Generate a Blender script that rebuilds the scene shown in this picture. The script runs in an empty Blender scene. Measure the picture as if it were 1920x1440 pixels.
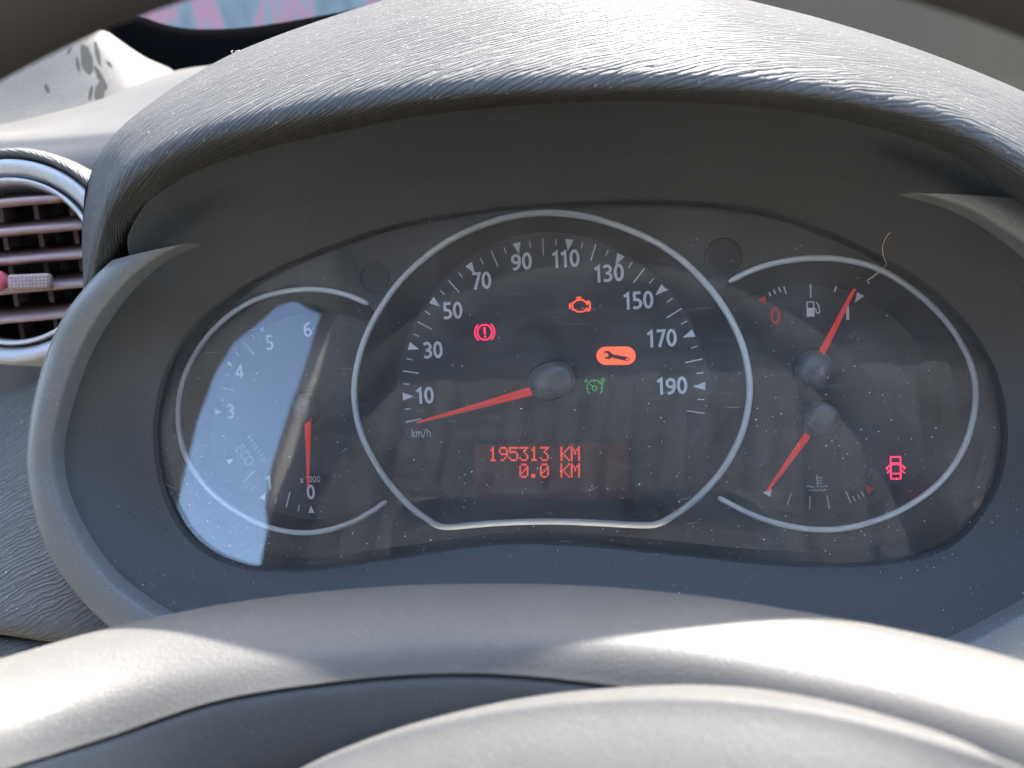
import bpy, bmesh, math, random
from mathutils import Vector, Matrix

# ------------------------------------------------------------------ camera, sky, sun, exposure
R = math.radians
random.seed(7)
sc = bpy.context.scene
TILT = R(25)                       # the dial faces lean back by this much
# dashboard frame: x right, y up along the dial face, z out of the dial towards the driver (metres)
DASH = Matrix(((1, 0, 0, 0),
               (0, math.sin(TILT), -math.cos(TILT), 0),
               (0, math.cos(TILT), math.sin(TILT), 0),
               (0, 0, 0, 1)))
FPX = 1500.0                       # focal length for a 1920 wide picture
def _rot(v):
    v = Vector(v); return Matrix.Rotation(v.length, 3, v.normalized())
_S = Matrix(((1, 0, 0), (0, 1, 0), (0, 0, -1)))
_Rlh = _rot((R(-3.86), R(9.19), R(2.40)))
_Rc = (_S @ _Rlh @ _S).transposed()
CAM = Vector((0.0350, 0.0231, 0.3023))
cam_d = bpy.data.cameras.new('camera'); cam = bpy.data.objects.new('camera', cam_d)
sc.collection.objects.link(cam); sc.camera = cam
cam.matrix_world = DASH @ (Matrix.Translation(CAM) @ _Rc.to_4x4())
cam_d.sensor_width = 36.0; cam_d.lens = 36.0 * FPX / 1920
cam_d.clip_start = 0.005; cam_d.clip_end = 500
cam_d.dof.use_dof = True; cam_d.dof.focus_distance = 0.275; cam_d.dof.aperture_fstop = 14

SUN_EL, SUN_AZ = R(36.2), R(6)
SUN = Vector((math.sin(SUN_AZ) * math.cos(SUN_EL), math.cos(SUN_AZ) * math.cos(SUN_EL), math.sin(SUN_EL)))
w = bpy.data.worlds.new('World'); sc.world = w; w.use_nodes = True
nt = w.node_tree; bg = nt.nodes['Background']
sky = nt.nodes.new('ShaderNodeTexSky'); sky.sky_type = 'NISHITA'; sky.sun_disc = False
sky.sun_elevation = SUN_EL; sky.sun_rotation = SUN_AZ
sky.dust_density = 1.6; sky.ozone_density = 1.0; sky.air_density = 0.85
nt.links.new(sky.outputs[0], bg.inputs[0]); bg.inputs[1].default_value = 0.12
sl = bpy.data.lights.new('sun', 'SUN'); sl.energy = 2.1; sl.angle = R(0.5); sl.color = (1, 0.97, 0.93)
so = bpy.data.objects.new('sun', sl); sc.collection.objects.link(so)
so.rotation_euler = SUN.to_track_quat('Z', 'Y').to_euler()
sc.view_settings.view_transform = 'Standard'; sc.view_settings.look = 'None'
sc.view_settings.exposure = 4.3; sc.view_settings.gamma = 1.0; sc.view_settings.use_curve_mapping = False
sc.render.engine = 'CYCLES'; sc.cycles.use_denoising = True
sc.cycles.max_bounces = 10; sc.cycles.transparent_max_bounces = 16
sc.cycles.caustics_reflective = False; sc.cycles.caustics_refractive = False
sc.cycles.sample_clamp_indirect = 6

# ------------------------------------------------------------------ geometry helpers
def at(px, py, z):
    """point of the dashboard frame seen at a spot of the 1920x1440 photograph, at height z over the dial face"""
    d = _Rc @ Vector(((px - 960) / FPX, (720 - py) / FPX, -1.0))
    return CAM + d * ((z - CAM.z) / d.z)
def V(*a): return Vector(a)

def cr(pts, n, closed=False):
    """n samples along a Catmull-Rom curve through pts"""
    m = len(pts); out = []
    segs = m if closed else m - 1
    for i in range(n):
        u = i * segs / n if closed else i * segs / (n - 1)
        k = min(int(u), segs - 1); t = u - k
        if closed: p0, p1, p2, p3 = (pts[(k + j) % m] for j in (-1, 0, 1, 2))
        else: p0, p1, p2, p3 = (pts[min(max(k + j, 0), m - 1)] for j in (-1, 0, 1, 2))
        out.append(0.5 * ((2 * p1) + (p2 - p0) * t + (2 * p0 - 5 * p1 + 4 * p2 - p3) * t * t + (3 * p1 - p0 - 3 * p2 + p3) * t ** 3))
    return out

class Thing:
    """an Empty at the thing's base; parts are given in dashboard coordinates"""
    def __init__(self, name, label, cat, origin=(0, 0, 0), kind=None, group=None, frame=DASH):
        self.o = bpy.data.objects.new(name, None); sc.collection.objects.link(self.o)
        self.o.empty_display_size = 0.01
        self.org = Vector(origin); self.o.matrix_world = frame @ Matrix.Translation(self.org)
        self.o['label'] = label; self.o['category'] = cat
        if kind: self.o['kind'] = kind
        if group: self.o['group'] = group

def link(name, me, mat, parent=None, org=Vector((0, 0, 0)), smooth=True):
    """one mesh object. parent: a Thing (part) or an object (sub-part)"""
    o = bpy.data.objects.new(name, me); sc.collection.objects.link(o)
    if mat is not None: me.materials.append(mat)
    if isinstance(parent, Thing):
        me.transform(Matrix.Translation(-parent.org)); o.parent = parent.o
        o['_org'] = tuple(parent.org)
    elif parent is not None:
        og = Vector(parent['_org']); me.transform(Matrix.Translation(-og)); o.parent = parent
    if smooth:
        for p in me.polygons: p.use_smooth = True
    return o

def mesh(verts, faces, uvs=None):
    me = bpy.data.meshes.new('m'); me.from_pydata([tuple(v) for v in verts], [], faces)
    if uvs:
        ul = me.uv_layers.new(name='UVMap')
        for l in me.loops: ul.data[l.index].uv = uvs[l.vertex_index]
    me.update(); return me

def loft(rows, nu, nv, closed=False):
    """surface through rows of control points (D frame); UVs in metres"""
    cols = [cr(r, nu, closed) for r in rows]
    grid = [cr([c[i] for c in cols], nv) for i in range(nu)]     # grid[u][v]
    verts, uvs, faces = [], [], []
    us = [0.0]
    mid = nv // 2
    for i in range(1, nu): us.append(us[-1] + (grid[i][mid] - grid[i - 1][mid]).length)
    for i in range(nu):
        a = 0.0
        for j in range(nv):
            if j: a += (grid[i][j] - grid[i][j - 1]).length
            verts.append(grid[i][j]); uvs.append((us[i], a))
    for i in range(nu if closed else nu - 1):
        for j in range(nv - 1):
            i2 = (i + 1) % nu
            faces.append((i * nv + j, i2 * nv + j, i2 * nv + j + 1, i * nv + j + 1))
    return mesh(verts, faces, uvs), grid

def tube(pts, rad, closed=False, ns=10, flat=1.0, up=Vector((0, 0, 1)), caps=True):
    """tube along pts, radius rad (number or list); flat squeezes it along up"""
    n = len(pts); verts, faces = [], []
    for i in range(n):
        if closed: t = pts[(i + 1) % n] - pts[i - 1]
        else: t = pts[min(i + 1, n - 1)] - pts[max(i - 1, 0)]
        t.normalize(); s = t.cross(up)
        if s.length < 1e-6: s = t.orthogonal()
        s.normalize(); b = s.cross(t)
        r = rad[i] if isinstance(rad, (list, tuple)) else rad
        for k in range(ns):
            a = 2 * math.pi * k / ns
            verts.append(pts[i] + s * (r * math.cos(a)) + b * (r * flat * math.sin(a)))
    for i in range(n if closed else n - 1):
        j = (i + 1) % n
        for k in range(ns):
            k2 = (k + 1) % ns
            faces.append((i * ns + k, i * ns + k2, j * ns + k2, j * ns + k))
    if caps and not closed:
        faces.append(tuple(range(ns))[::-1]); faces.append(tuple((n - 1) * ns + k for k in range(ns)))
    return mesh(verts, faces)

def flat_fill(loops, z, depth=0.0):
    """filled outline(s) in the dial plane; later loops inside the first are holes; depth extrudes backwards"""
    cu = bpy.data.curves.new('c', 'CURVE'); cu.dimensions = '2D'; cu.fill_mode = 'BOTH'
    cu.extrude = depth / 2
    for lp in loops:
        s = cu.splines.new('POLY'); s.points.add(len(lp) - 1); s.use_cyclic_u = True
        for p, q in zip(s.points, lp): p.co = (q[0], q[1], 0, 1)
    o = bpy.data.objects.new('c', cu)
    sc.collection.objects.link(o)
    dg = bpy.context.evaluated_depsgraph_get(); dg.update()
    me = bpy.data.meshes.new_from_object(o.evaluated_get(dg))
    bpy.data.objects.remove(o); bpy.data.curves.remove(cu)
    me.transform(Matrix.Translation((0, 0, z - depth / 2)))
    return me

def ribbon(strokes, width, thick=0.00015):
    """flat strokes in local xy joined into one mesh; each stroke a list of 2D points"""
    verts, faces = [], []
    for st in strokes:
        cl = len(st) > 3 and (Vector(st[0]) - Vector(st[-1])).length < 1e-6
        pts = [Vector(p) for p in (st[:-1] if cl else st)]; n = len(pts); b = len(verts)
        for i in range(n):
            if cl: t1, t2 = pts[i] - pts[i - 1], pts[(i + 1) % n] - pts[i]
            else:
                t1 = pts[i] - pts[i - 1] if i else pts[1] - pts[0]
                t2 = pts[i + 1] - pts[i] if i < n - 1 else t1
            t1, t2 = t1.normalized(), t2.normalized()
            t = (t1 + t2).normalized() if (t1 + t2).length > 1e-6 else t1
            k = 1 / max(0.5, t.dot(t1)); nrm = Vector((-t.y, t.x)) * (width / 2 * k)
            for q in (pts[i] + nrm, pts[i] - nrm): verts.append((q.x, q.y, thick))
        for i in range(n if cl else n - 1):
            j = (i + 1) % n
            faces.append((b + 2 * i, b + 2 * i + 1, b + 2 * j + 1, b + 2 * j))
    return verts, faces

def arc(cx, cy, rx, ry, a0, a1, n=14):
    return [(cx + rx * math.cos(R(a0 + (a1 - a0) * i / n)), cy + ry * math.sin(R(a0 + (a1 - a0) * i / n))) for i in range(n + 1)]

# stroke letters, 1 high; advance widths
G = {
 '0': (0.62, [arc(.28, .5, .205, .42, 0, 360, 28)]),
 '1': (0.50, [[(.03, .74), (.25, .90), (.25, 0)]]),
 '2': (0.60, [arc(.26, .70, .2, .22, 165, -30, 12) + [(.06, .08), (.5, .08)]]),
 '3': (0.60, [arc(.22, .71, .2, .21, 150, -85, 12) + [(.14, .5)], arc(.2, .29, .24, .21, 85, -135, 14)]),
 '4': (0.62, [[(.41, 0), (.41, .92)], [(.40, .90), (.06, .30)], [(.02, .26), (.58, .26)]]),
 '5': (0.60, [[(.46, .92), (.12, .92), (.11, .55)] + arc(.2, .31, .255, .235, 88, -130, 14)]),
 '6': (0.62, [[(.47, .90)] + arc(.36, .42, .28, .46, 95, 180, 8) , arc(.29, .29, .205, .21, 0, 360, 24)]),
 '7': (0.58, [[(.04, .92), (.46, .92), (.17, 0)]]),
 '9': (0.62, [arc(.27, .64, .205, .215, 0, 360, 24), arc(.19, .50, .285, .42, 0, -85, 8) + [(.08, .07)]]),
 'k': (0.52, [[(.08, 0), (.08, 1.0)], [(.42, .68), (.12, .36), (.45, 0)]]),
 'm': (0.92, [[(.08, 0), (.08, .68)], [(.08, .45)] + arc(.25, .45, .17, .19, 150, 0, 8) + [(.42, 0)], [(.42, .45)] + arc(.59, .45, .17, .19, 150, 0, 8) + [(.76, 0)]]),
 '/': (0.44, [[(.0, -.12), (.36, 1.0)]]),
 'h': (0.60, [[(.08, 0), (.08, 1.0)], [(.08, .45)] + arc(.27, .45, .19, .19, 150, 0, 8) + [(.46, 0)]]),
 'x': (0.55, [[(.03, 0), (.42, .62)], [(.42, 0), (.03, .62)]]),
 'E': (0.56, [[(.45, .93), (.08, .93), (.08, .06), (.45, .06)], [(.08, .5), (.4, .5)]]),
 'C': (0.66, [arc(.40, .5, .33, .44, 55, 305, 16)]),
 'O': (0.78, [arc(.37, .5, .32, .44, 0, 360, 28)]),
 ' ': (0.28, []),
}
def lettering(text, cpos, height, weight, ang=0.0, stretch=1.0):
    """printed text centred at cpos in the dial plane"""
    x = 0; st = []
    for ch in text:
        a, ss = G[ch]
        for s in ss: st.append([(x + p[0] * stretch, p[1]) for p in s])
        x += a * stretch
    x -= 0.06
    ca, sa = math.cos(ang), math.sin(ang)
    def T(p):
        u, v = (p[0] - x / 2) * height, (p[1] - .47) * height
        return (cpos[0] + u * ca - v * sa, cpos[1] + u * sa + v * ca)
    st = [[T(p) for p in s] for s in st]
    v, f = ribbon(st, weight * height)
    return mesh([(a, b, c + cpos[2]) for a, b, c in v], f)
def line(p, q, wd):
    v, f = ribbon([[(p.x, p.y), (q.x, q.y)]], wd); return mesh([(a, b, c + p.z) for a, b, c in v], f)
def poly(pts, dz=0.00015):
    return mesh([(p.x, p.y, p.z + dz) for p in pts], [tuple(range(len(pts)))])

# ------------------------------------------------------------------ materials
def newmat(name):
    m = bpy.data.materials.new(name); m.use_nodes = True; n = m.node_tree.nodes
    return m, n, m.node_tree.links, n['Principled BSDF']
def N(n, t, **kw):
    x = n.new(t)
    for k, v in kw.items():
        if k in x.inputs: x.inputs[k].default_value = v
        else: setattr(x, k, v)
    return x
def soft_gloss(m, fac, rough):
    """matte skin with a faint even sheen instead of a hard grazing glint"""
    n, l = m.node_tree.nodes, m.node_tree.links; b = n['Principled BSDF']; b.inputs['Specular IOR Level'].default_value = 0
    g = N(n, 'ShaderNodeBsdfGlossy', Roughness=rough); mx = N(n, 'ShaderNodeMixShader'); mx.inputs[0].default_value = fac
    if b.inputs['Normal'].is_linked: l.new(b.inputs['Normal'].links[0].from_socket, g.inputs['Normal'])
    l.new(b.outputs[0], mx.inputs[1]); l.new(g.outputs[0], mx.inputs[2]); l.new(mx.outputs[0], n['Material Output'].inputs['Surface'])
def plastic(name, col, rough=0.5, grain=0.0, gscale=2500, dust=0.0, dcol=(.35, .33, .30), spec=0.5, dscale=60, mottle=0.15, metal=0.0, dk=14, gloss=None):
    """moulded plastic: fine grain relief, uneven sheen, dust and specks"""
    m, n, l, b = newmat(name)
    tc = N(n, 'ShaderNodeTexCoord')
    b.inputs['Metallic'].default_value = metal
    b.inputs['Specular IOR Level'].default_value = spec
    nz = N(n, 'ShaderNodeTexNoise', Scale=dscale, Detail=6.0, Roughness=0.65); l.new(tc.outputs['Object'], nz.inputs['Vector'])
    mx = N(n, 'ShaderNodeMix', data_type='RGBA'); mx.inputs[6].default_value = (*[c * (1 - mottle) for c in col], 1); mx.inputs[7].default_value = (*[min(1, c * (1 + mottle)) for c in col], 1)
    l.new(nz.outputs['Fac'], mx.inputs[0]); last = mx.outputs[2]
    if dust > 0:
        n2 = N(n, 'ShaderNodeTexNoise', Scale=dscale * dk, Detail=4.0, Roughness=0.7); l.new(tc.outputs['Object'], n2.inputs['Vector'])
        rp = N(n, 'ShaderNodeMapRange'); rp.inputs[1].default_value = 0.60; rp.inputs[2].default_value = 0.78; rp.inputs[3].default_value = 0; rp.inputs[4].default_value = dust
        l.new(n2.outputs['Fac'], rp.inputs[0])
        m2 = N(n, 'ShaderNodeMix', data_type='RGBA'); m2.inputs[7].default_value = (*dcol, 1)
        l.new(rp.outputs[0], m2.inputs[0]); l.new(last, m2.inputs[6]); last = m2.outputs[2]
    l.new(last, b.inputs['Base Color'])
    mr = N(n, 'ShaderNodeMapRange'); mr.inputs[3].default_value = rough * 0.85; mr.inputs[4].default_value = min(1, rough * 1.2)
    l.new(nz.outputs['Fac'], mr.inputs[0]); l.new(mr.outputs[0], b.inputs['Roughness'])
    if grain > 0:
        g = N(n, 'ShaderNodeTexNoise', Scale=gscale, Detail=2.0); l.new(tc.outputs['Object'], g.inputs['Vector'])
        bp = N(n, 'ShaderNodeBump', Strength=grain, Distance=0.0004); l.new(g.outputs['Fac'], bp.inputs['Height']); l.new(bp.outputs[0], b.inputs['Normal'])
    if gloss: soft_gloss(m, *gloss)
    return m
def grained(name, col, rough=0.7, turn=0.0, pitch=.0018, depth=.00055, strength=.9):
    """soft-touch dash skin: long rounded ridges that wander, merge and break (UVs in metres, ridges run along u)"""
    m, n, l, b = newmat(name)
    uv = N(n, 'ShaderNodeTexCoord')
    mp = N(n, 'ShaderNodeMapping'); mp.inputs['Rotation'].default_value = (0, 0, turn); l.new(uv.outputs['UV'], mp.inputs['Vector'])
    mul = N(n, 'ShaderNodeVectorMath', operation='MULTIPLY'); mul.inputs[1].default_value = (75, 240, 1); l.new(mp.outputs[0], mul.inputs[0])
    wob = N(n, 'ShaderNodeTexNoise', Scale=1.0, Detail=2.0, Roughness=.5); l.new(mul.outputs[0], wob.inputs['Vector'])
    sx = N(n, 'ShaderNodeSeparateXYZ'); l.new(mp.outputs[0], sx.inputs[0])
    ph = N(n, 'ShaderNodeMath', operation='MULTIPLY'); ph.inputs[1].default_value = math.pi / pitch; l.new(sx.outputs['Y'], ph.inputs[0])
    ad = N(n, 'ShaderNodeMath', operation='MULTIPLY_ADD'); ad.inputs[1].default_value = 9.0; l.new(wob.outputs['Fac'], ad.inputs[0]); l.new(ph.outputs[0], ad.inputs[2])
    sn = N(n, 'ShaderNodeMath', operation='SINE'); l.new(ad.outputs[0], sn.inputs[0])
    a2 = N(n, 'ShaderNodeMath', operation='ABSOLUTE'); l.new(sn.outputs[0], a2.inputs[0])
    mr = N(n, 'ShaderNodeMath', operation='POWER'); mr.inputs[1].default_value = .6; l.new(a2.outputs[0], mr.inputs[0])
    pore = N(n, 'ShaderNodeTexNoise', Scale=1500.0, Detail=2.0); l.new(uv.outputs['UV'], pore.inputs['Vector'])
    sm = N(n, 'ShaderNodeMath', operation='MULTIPLY_ADD'); sm.inputs[1].default_value = 0.35; l.new(pore.outputs['Fac'], sm.inputs[0]); l.new(mr.outputs[0], sm.inputs[2])
    bp = N(n, 'ShaderNodeBump', Strength=strength, Distance=depth); l.new(sm.outputs[0], bp.inputs['Height']); l.new(bp.outputs[0], b.inputs['Normal'])
    dn = N(n, 'ShaderNodeTexNoise', Scale=30.0, Detail=5.0); l.new(uv.outputs['UV'], dn.inputs['Vector'])
    sp = N(n, 'ShaderNodeTexNoise', Scale=900.0, Detail=3.0); l.new(uv.outputs['UV'], sp.inputs['Vector'])
    rp = N(n, 'ShaderNodeMapRange'); rp.inputs[1].default_value = .64; rp.inputs[2].default_value = .80; rp.inputs[4].default_value = .8; l.new(sp.outputs['Fac'], rp.inputs[0])
    mx = N(n, 'ShaderNodeMix', data_type='RGBA'); mx.inputs[6].default_value = (*[c * .85 for c in col], 1); mx.inputs[7].default_value = (*[c * 1.15 for c in col], 1)
    l.new(dn.outputs['Fac'], mx.inputs[0])
    m2 = N(n, 'ShaderNodeMix', data_type='RGBA'); m2.inputs[7].default_value = (.42, .39, .34, 1); l.new(rp.outputs[0], m2.inputs[0]); l.new(mx.outputs[2], m2.inputs[6])
    l.new(m2.outputs[2], b.inputs['Base Color']); b.inputs['Roughness'].default_value = rough
    soft_gloss(m, .009, .45)
    return m
def glow(name, col, s):
    m, n, l, b = newmat(name)
    b.inputs['Base Color'].default_value = (*[c * .5 for c in col], 1); b.inputs['Emission Color'].default_value = (*col, 1)
    b.inputs['Emission Strength'].default_value = s; b.inputs['Roughness'].default_value = .6
    return m
def clear(name, dust=0.035, ior=1.5):
    """clear pane: mirror reflection by Fresnel, see-through, thin film of dust and scratches"""
    m, n, l, b = newmat(name); n.remove(b); out = n['Material Output']
    tc = N(n, 'ShaderNodeTexCoord')
    tr = N(n, 'ShaderNodeBsdfTransparent'); gl = N(n, 'ShaderNodeBsdfGlossy', Roughness=0.02)
    fr = N(n, 'ShaderNodeFresnel', IOR=ior); m1 = N(n, 'ShaderNodeMixShader')
    l.new(fr.outputs[0], m1.inputs[0]); l.new(tr.outputs[0], m1.inputs[1]); l.new(gl.outputs[0], m1.inputs[2])
    last = m1.outputs[0]
    if dust > 0:
        df = N(n, 'ShaderNodeBsdfDiffuse', Color=(.62, .60, .57, 1))
        n1 = N(n, 'ShaderNodeTexNoise', Scale=45.0, Detail=6.0, Roughness=.7); l.new(tc.outputs['Object'], n1.inputs['Vector'])
        mr = N(n, 'ShaderNodeMapRange'); mr.inputs[1].default_value = .3; mr.inputs[2].default_value = .75; mr.inputs[3].default_value = dust * .35; mr.inputs[4].default_value = dust * 1.7; l.new(n1.outputs['Fac'], mr.inputs[0])
        n2 = N(n, 'ShaderNodeTexNoise', Scale=1700.0, Detail=3.0, Roughness=.7); l.new(tc.outputs['Object'], n2.inputs['Vector'])
        m2 = N(n, 'ShaderNodeMapRange'); m2.inputs[1].default_value = .60; m2.inputs[2].default_value = .78; m2.inputs[4].default_value = dust * 5; l.new(n2.outputs['Fac'], m2.inputs[0])
        mp = N(n, 'ShaderNodeMapping'); mp.inputs['Scale'].default_value = (60, 1500, 1); mp.inputs['Rotation'].default_value = (0, 0, .08); l.new(tc.outputs['Object'], mp.inputs['Vector'])
        n3 = N(n, 'ShaderNodeTexNoise', Scale=1.0, Detail=2.0); l.new(mp.outputs[0], n3.inputs['Vector'])
        m3 = N(n, 'ShaderNodeMapRange'); m3.inputs[1].default_value = .60; m3.inputs[2].default_value = .8; m3.inputs[4].default_value = dust * 1.6; l.new(n3.outputs['Fac'], m3.inputs[0])
        s1 = N(n, 'ShaderNodeMath', operation='ADD'); l.new(mr.outputs[0], s1.inputs[0]); l.new(m2.outputs[0], s1.inputs[1])
        s2 = N(n, 'ShaderNodeMath', operation='ADD', use_clamp=True); l.new(s1.outputs[0], s2.inputs[0]); l.new(m3.outputs[0], s2.inputs[1])
        mm = N(n, 'ShaderNodeMixShader'); l.new(s2.outputs[0], mm.inputs[0]); l.new(last, mm.inputs[1]); l.new(df.outputs[0], mm.inputs[2]); last = mm.outputs[0]
    l.new(last, out.inputs['Surface'])
    return m

M = {}
M['hood'] = grained('hood_skin', (.060, .057, .051), rough=.70)
M['pad'] = grained('pad_skin', (.080, .076, .066), rough=.70, turn=R(28))
M['bezel'] = plastic('bezel_plastic', (.036, .034, .030), .55, .35, 1900, .22, dscale=50, dk=26, spec=.35)
M['lip'] = plastic('lip_plastic', (.080, .077, .069), .5, .3, 2400, .5, dscale=60)
M['mask'] = plastic('mask_black', (.018, .017, .015), .55, .15, 2600, .25)
M['dial'] = plastic('dial_black', (.021, .020, .018), .6, .1, 3000, .2)
M['wall'] = plastic('recess_black', (.025, .024, .022), .5, .15, 2600, .2)
M['ring'] = plastic('satin_ring', (.95, .92, .84), .45, .06, 2000, .0, mottle=.06)
M['print'] = plastic('white_print', (.86, .86, .83), .7, 0, mottle=.05)
M['redprint'] = plastic('red_print', (.55, .03, .035), .7, 0)
M['dimprint'] = plastic('dim_print', (.52, .53, .52), .7, 0)
M['cap'] = plastic('needle_cap', (.13, .127, .120), .27, .05, 2500, .2)
M['needle'] = glow('needle_red', (.56, .034, .028), .034)
M['lcd'] = plastic('display_pane', (.070, .018, .012), .35, .0, mottle=.3, dscale=40)
M['lcd_dot'] = glow('display_dot', (1.0, .10, .05), .045)
M['lamp_red'] = glow('lamp_red', (1.0, .035, .13), .078)
M['lamp_orange'] = glow('lamp_orange', (1.0, .10, .03), .072)
M['lamp_pill'] = glow('lamp_pill', (1.0, .13, .05), .070)
M['lamp_green'] = glow('lamp_green', (.06, .42, .10), .034)
M['wrench'] = plastic('wrench_dark', (.10, .03, .02), .7)
M['lens'] = clear('lens_clear', .036, 1.45)
M['glass'] = clear('window_glass', 0.0, 1.45)
M['silver'] = plastic('vent_silver', (.33, .32, .30), .55, .25, 1800, .2, mottle=.08, metal=.15)
M['chrome'] = plastic('vent_chrome', (.38, .37, .36), .38, .1, 1800, mottle=.08, metal=.5)
M['slat'] = plastic('slat_glow_tint', (.21, .135, .118), .55, .15, 2200, .9, (.36, .22, .17), dscale=70)  # reddish base and speck colours stand in for pink glow on the vent
M['black'] = plastic('cavity_black', (.008, .008, .008), .7)
M['wheel'] = plastic('wheel_plastic', (.050, .047, .041), .55, .35, 2300, .45, dscale=60, dk=45, gloss=(.018, .4))
M['airbag'] = plastic('airbag_vinyl', (.044, .042, .038), .6, .35, 2300, .45, dscale=60, dk=45, gloss=(.015, .5))
M['rim'] = plastic('rim_leather', (.019, .017, .015), .7, .3, 1500, spec=.15)
M['dash'] = plastic('dash_smooth', (.060, .055, .047), .65, .2, 2000, .3, gloss=(.02, .45))
M['pillar'] = plastic('pillar_trim', (.058, .053, .043), .75, .1, 1500, .5, (.20, .19, .16), dscale=26, mottle=.35, gloss=(.02, .4))
M['frit'] = plastic('frit_black', (.0022, .002, .002), .95, spec=.0)
M['dust'] = plastic('dust_flake', (.72, .70, .66), .9)
M['fibre'] = plastic('fibre', (.55, .50, .42), .7)
M['knob'] = plastic('knob_flare_tint', (.60, .11, .14), .4)  # pink colour suggests the flare falling on the vent
M['cloth'] = plastic('stand_in_seat_cloth', (.013, .012, .011), .9, .2, 700)
M['bounce_cushion'] = plastic('bounce_cushion_cloth', (.70, .64, .55), .9, .2, 700)
M['bulk'] = plastic('bulkhead', (.13, .12, .105), .9)  # for the unseen bulkhead added to block reflected sky
M['lining'] = plastic('bounce_roof_lining', (.40, .385, .36), .95)  # kept pale to bounce fill light onto the cluster
M['door'] = plastic('unseen_door_trim', (.14, .125, .105), .6)

# ------------------------------------------------------------------ dashboard: hood over the dials, side pad, top panel
ZR = 0.012            # height of the bright rings over the dial face
ZLENS = 0.022
def zlens(y): return ZLENS - .10 * y          # the clear cover leans back a little more than the dials
hr1 = [(186,575),(204,470),(232,400),(290,343),(370,300),(480,266),(620,236),(800,206),(1000,188),(1200,182),(1400,187),(1550,204),(1700,238),(1800,275),(1880,328),(1970,410),(2060,520)]
hr2 = [(158,560),(184,440),(216,358),(278,306),(368,262),(480,228),(620,198),(800,172),(1000,157),(1200,151),(1400,155),(1550,172),(1700,204),(1800,238),(1880,282),(1970,350),(2070,460)]
hr4 = [(172,345),(196,294),(240,248),(300,200),(372,152),(455,105),(600,48),(770,-6),(930,-42),(1080,-55),(1220,-40),(1350,0),(1520,45),(1710,106),(1920,190),(2050,262),(2150,380)]
zc  = [.045,.035,.022,.008,-.006,-.02,-.034,-.044,-.05,-.052,-.05,-.046,-.04,-.03,-.02,-.01,.0]
dash = Thing('dashboard', 'grey grained dashboard with a deep hood arching over the dials', 'dashboard', (0, -.15, .0))
r1 = [at(x, y, z) for (x, y), z in zip(hr1, [.040, .058, .066] + [.070] * 20)]      # the left end tucks behind the surround's lip
r2 = [at(x, y, z) for (x, y), z in zip(hr2, [.044, .065, .075] + [.079] * 20)]
r4 = [at(x, y, z) for (x, y), z in zip(hr4, zc)]
r0 = [p + V(p.x, p.y - .02, 0).normalized() * .008 + V(0, 0, -.04) for p in r1]
rm1, rm2 = [], []
for a, b in zip(r2, r4):
    rm1.append(a.lerp(b, .10) + V(0, .0045, .0005)); rm2.append(a.lerp(b, .5) + V(0, .007, .002))
r5 = [p + V((-.012 if i < 4 else 0), -.018, -.035) for i, p in enumerate(r4)]
r6 = [p + V((-.03 if i < 4 else 0), -.075, -.05) for i, p in enumerate(r4)]
me, _ = loft([r0, r1, r2, rm1, rm2, r4, r5, r6], 180, 64)
ul = me.uv_layers['UVMap']; um = max(d.uv.x for d in ul.data)
for d in ul.data:                      # the ridges climb across the hood, steeper at its left end
    f_ = d.uv.x / um; d.uv.y -= um * (.80 * f_ - .33 * f_ * f_)
hood = link('hood', me, M['hood'], dash)

# side pad left of the dials, sloping towards the driver
pad_rows = [[at(-120, 790, -.045), at(-20, 752, -.040), at(40, 726, -.035), at(110, 690, -.03), at(200, 650, -.03)],
            [at(-130, 815, -.034), at(-20, 775, -.028), at(40, 752, -.024), at(115, 720, -.02), at(230, 690, -.02)],
            [at(-150, 960, .004), at(-20, 940, .008), at(60, 930, .010), at(140, 920, .010), at(260, 900, .004)],
            [at(-150, 1130, .034), at(-20, 1120, .036), at(70, 1120, .036), at(160, 1120, .034), at(300, 1120, .026)],
            [at(-150, 1172, .038), at(-20, 1180, .040), at(90, 1195, .040), at(200, 1203, .038), at(330, 1200, .030)],
            [at(-150, 1180, .030), at(-20, 1187, .031), at(90, 1202, .031), at(200, 1210, .030), at(330, 1207, .022)]]
me, _ = loft(pad_rows, 40, 60)
link('side_pad', me, M['pad'], dash)
low_rows = [[at(-150, 1186, .026), at(60, 1204, .026), at(240, 1212, .026), at(400, 1220, .022)],
            [at(-150, 1192, .037), at(60, 1212, .037), at(240, 1220, .037), at(400, 1228, .03)],
            [at(-150, 1380, .055), at(60, 1400, .055), at(240, 1420, .055), at(400, 1430, .05)]]
me, _ = loft(low_rows, 30, 24)
link('lower_pad', me, M['pad'], dash)
# smooth panel round the vent, and the top of the dash running to the windscreen
tp = [[at(-300, 120, -.30), at(-40, 140, -.30), at(170, 172, -.30), at(330, 132, -.30), at(450, 112, -.30), at(700, 50, -.32)],
      [at(-300, 240, -.17), at(-40, 240, -.17), at(110, 215, -.17), at(270, 165, -.17), at(430, 118, -.17), at(700, 60, -.19)],
      [at(-300, 275, -.075), at(-40, 272, -.07), at(100, 268, -.068), at(260, 255, -.07), at(420, 240, -.08), at(700, 220, -.1)]]
tp[2] = [at(x, y, -.088) for x, y in ((-300, 258), (-40, 254), (100, 245), (260, 225), (420, 200), (700, 180))]
tp += [[at(x, y, -.068) for x, y in ((-300, 285), (-40, 282), (100, 276), (260, 262), (420, 250), (700, 230))]]
tp += [[at(x, y, z) for x in (-300, -40, 100, 260, 420, 700)] for y, z in ((345, -.055), (480, -.048), (700, -.048), (860, -.05))]
me, _ = loft(tp, 60, 70); link('top_panel', me, M['dash'], dash)

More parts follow.
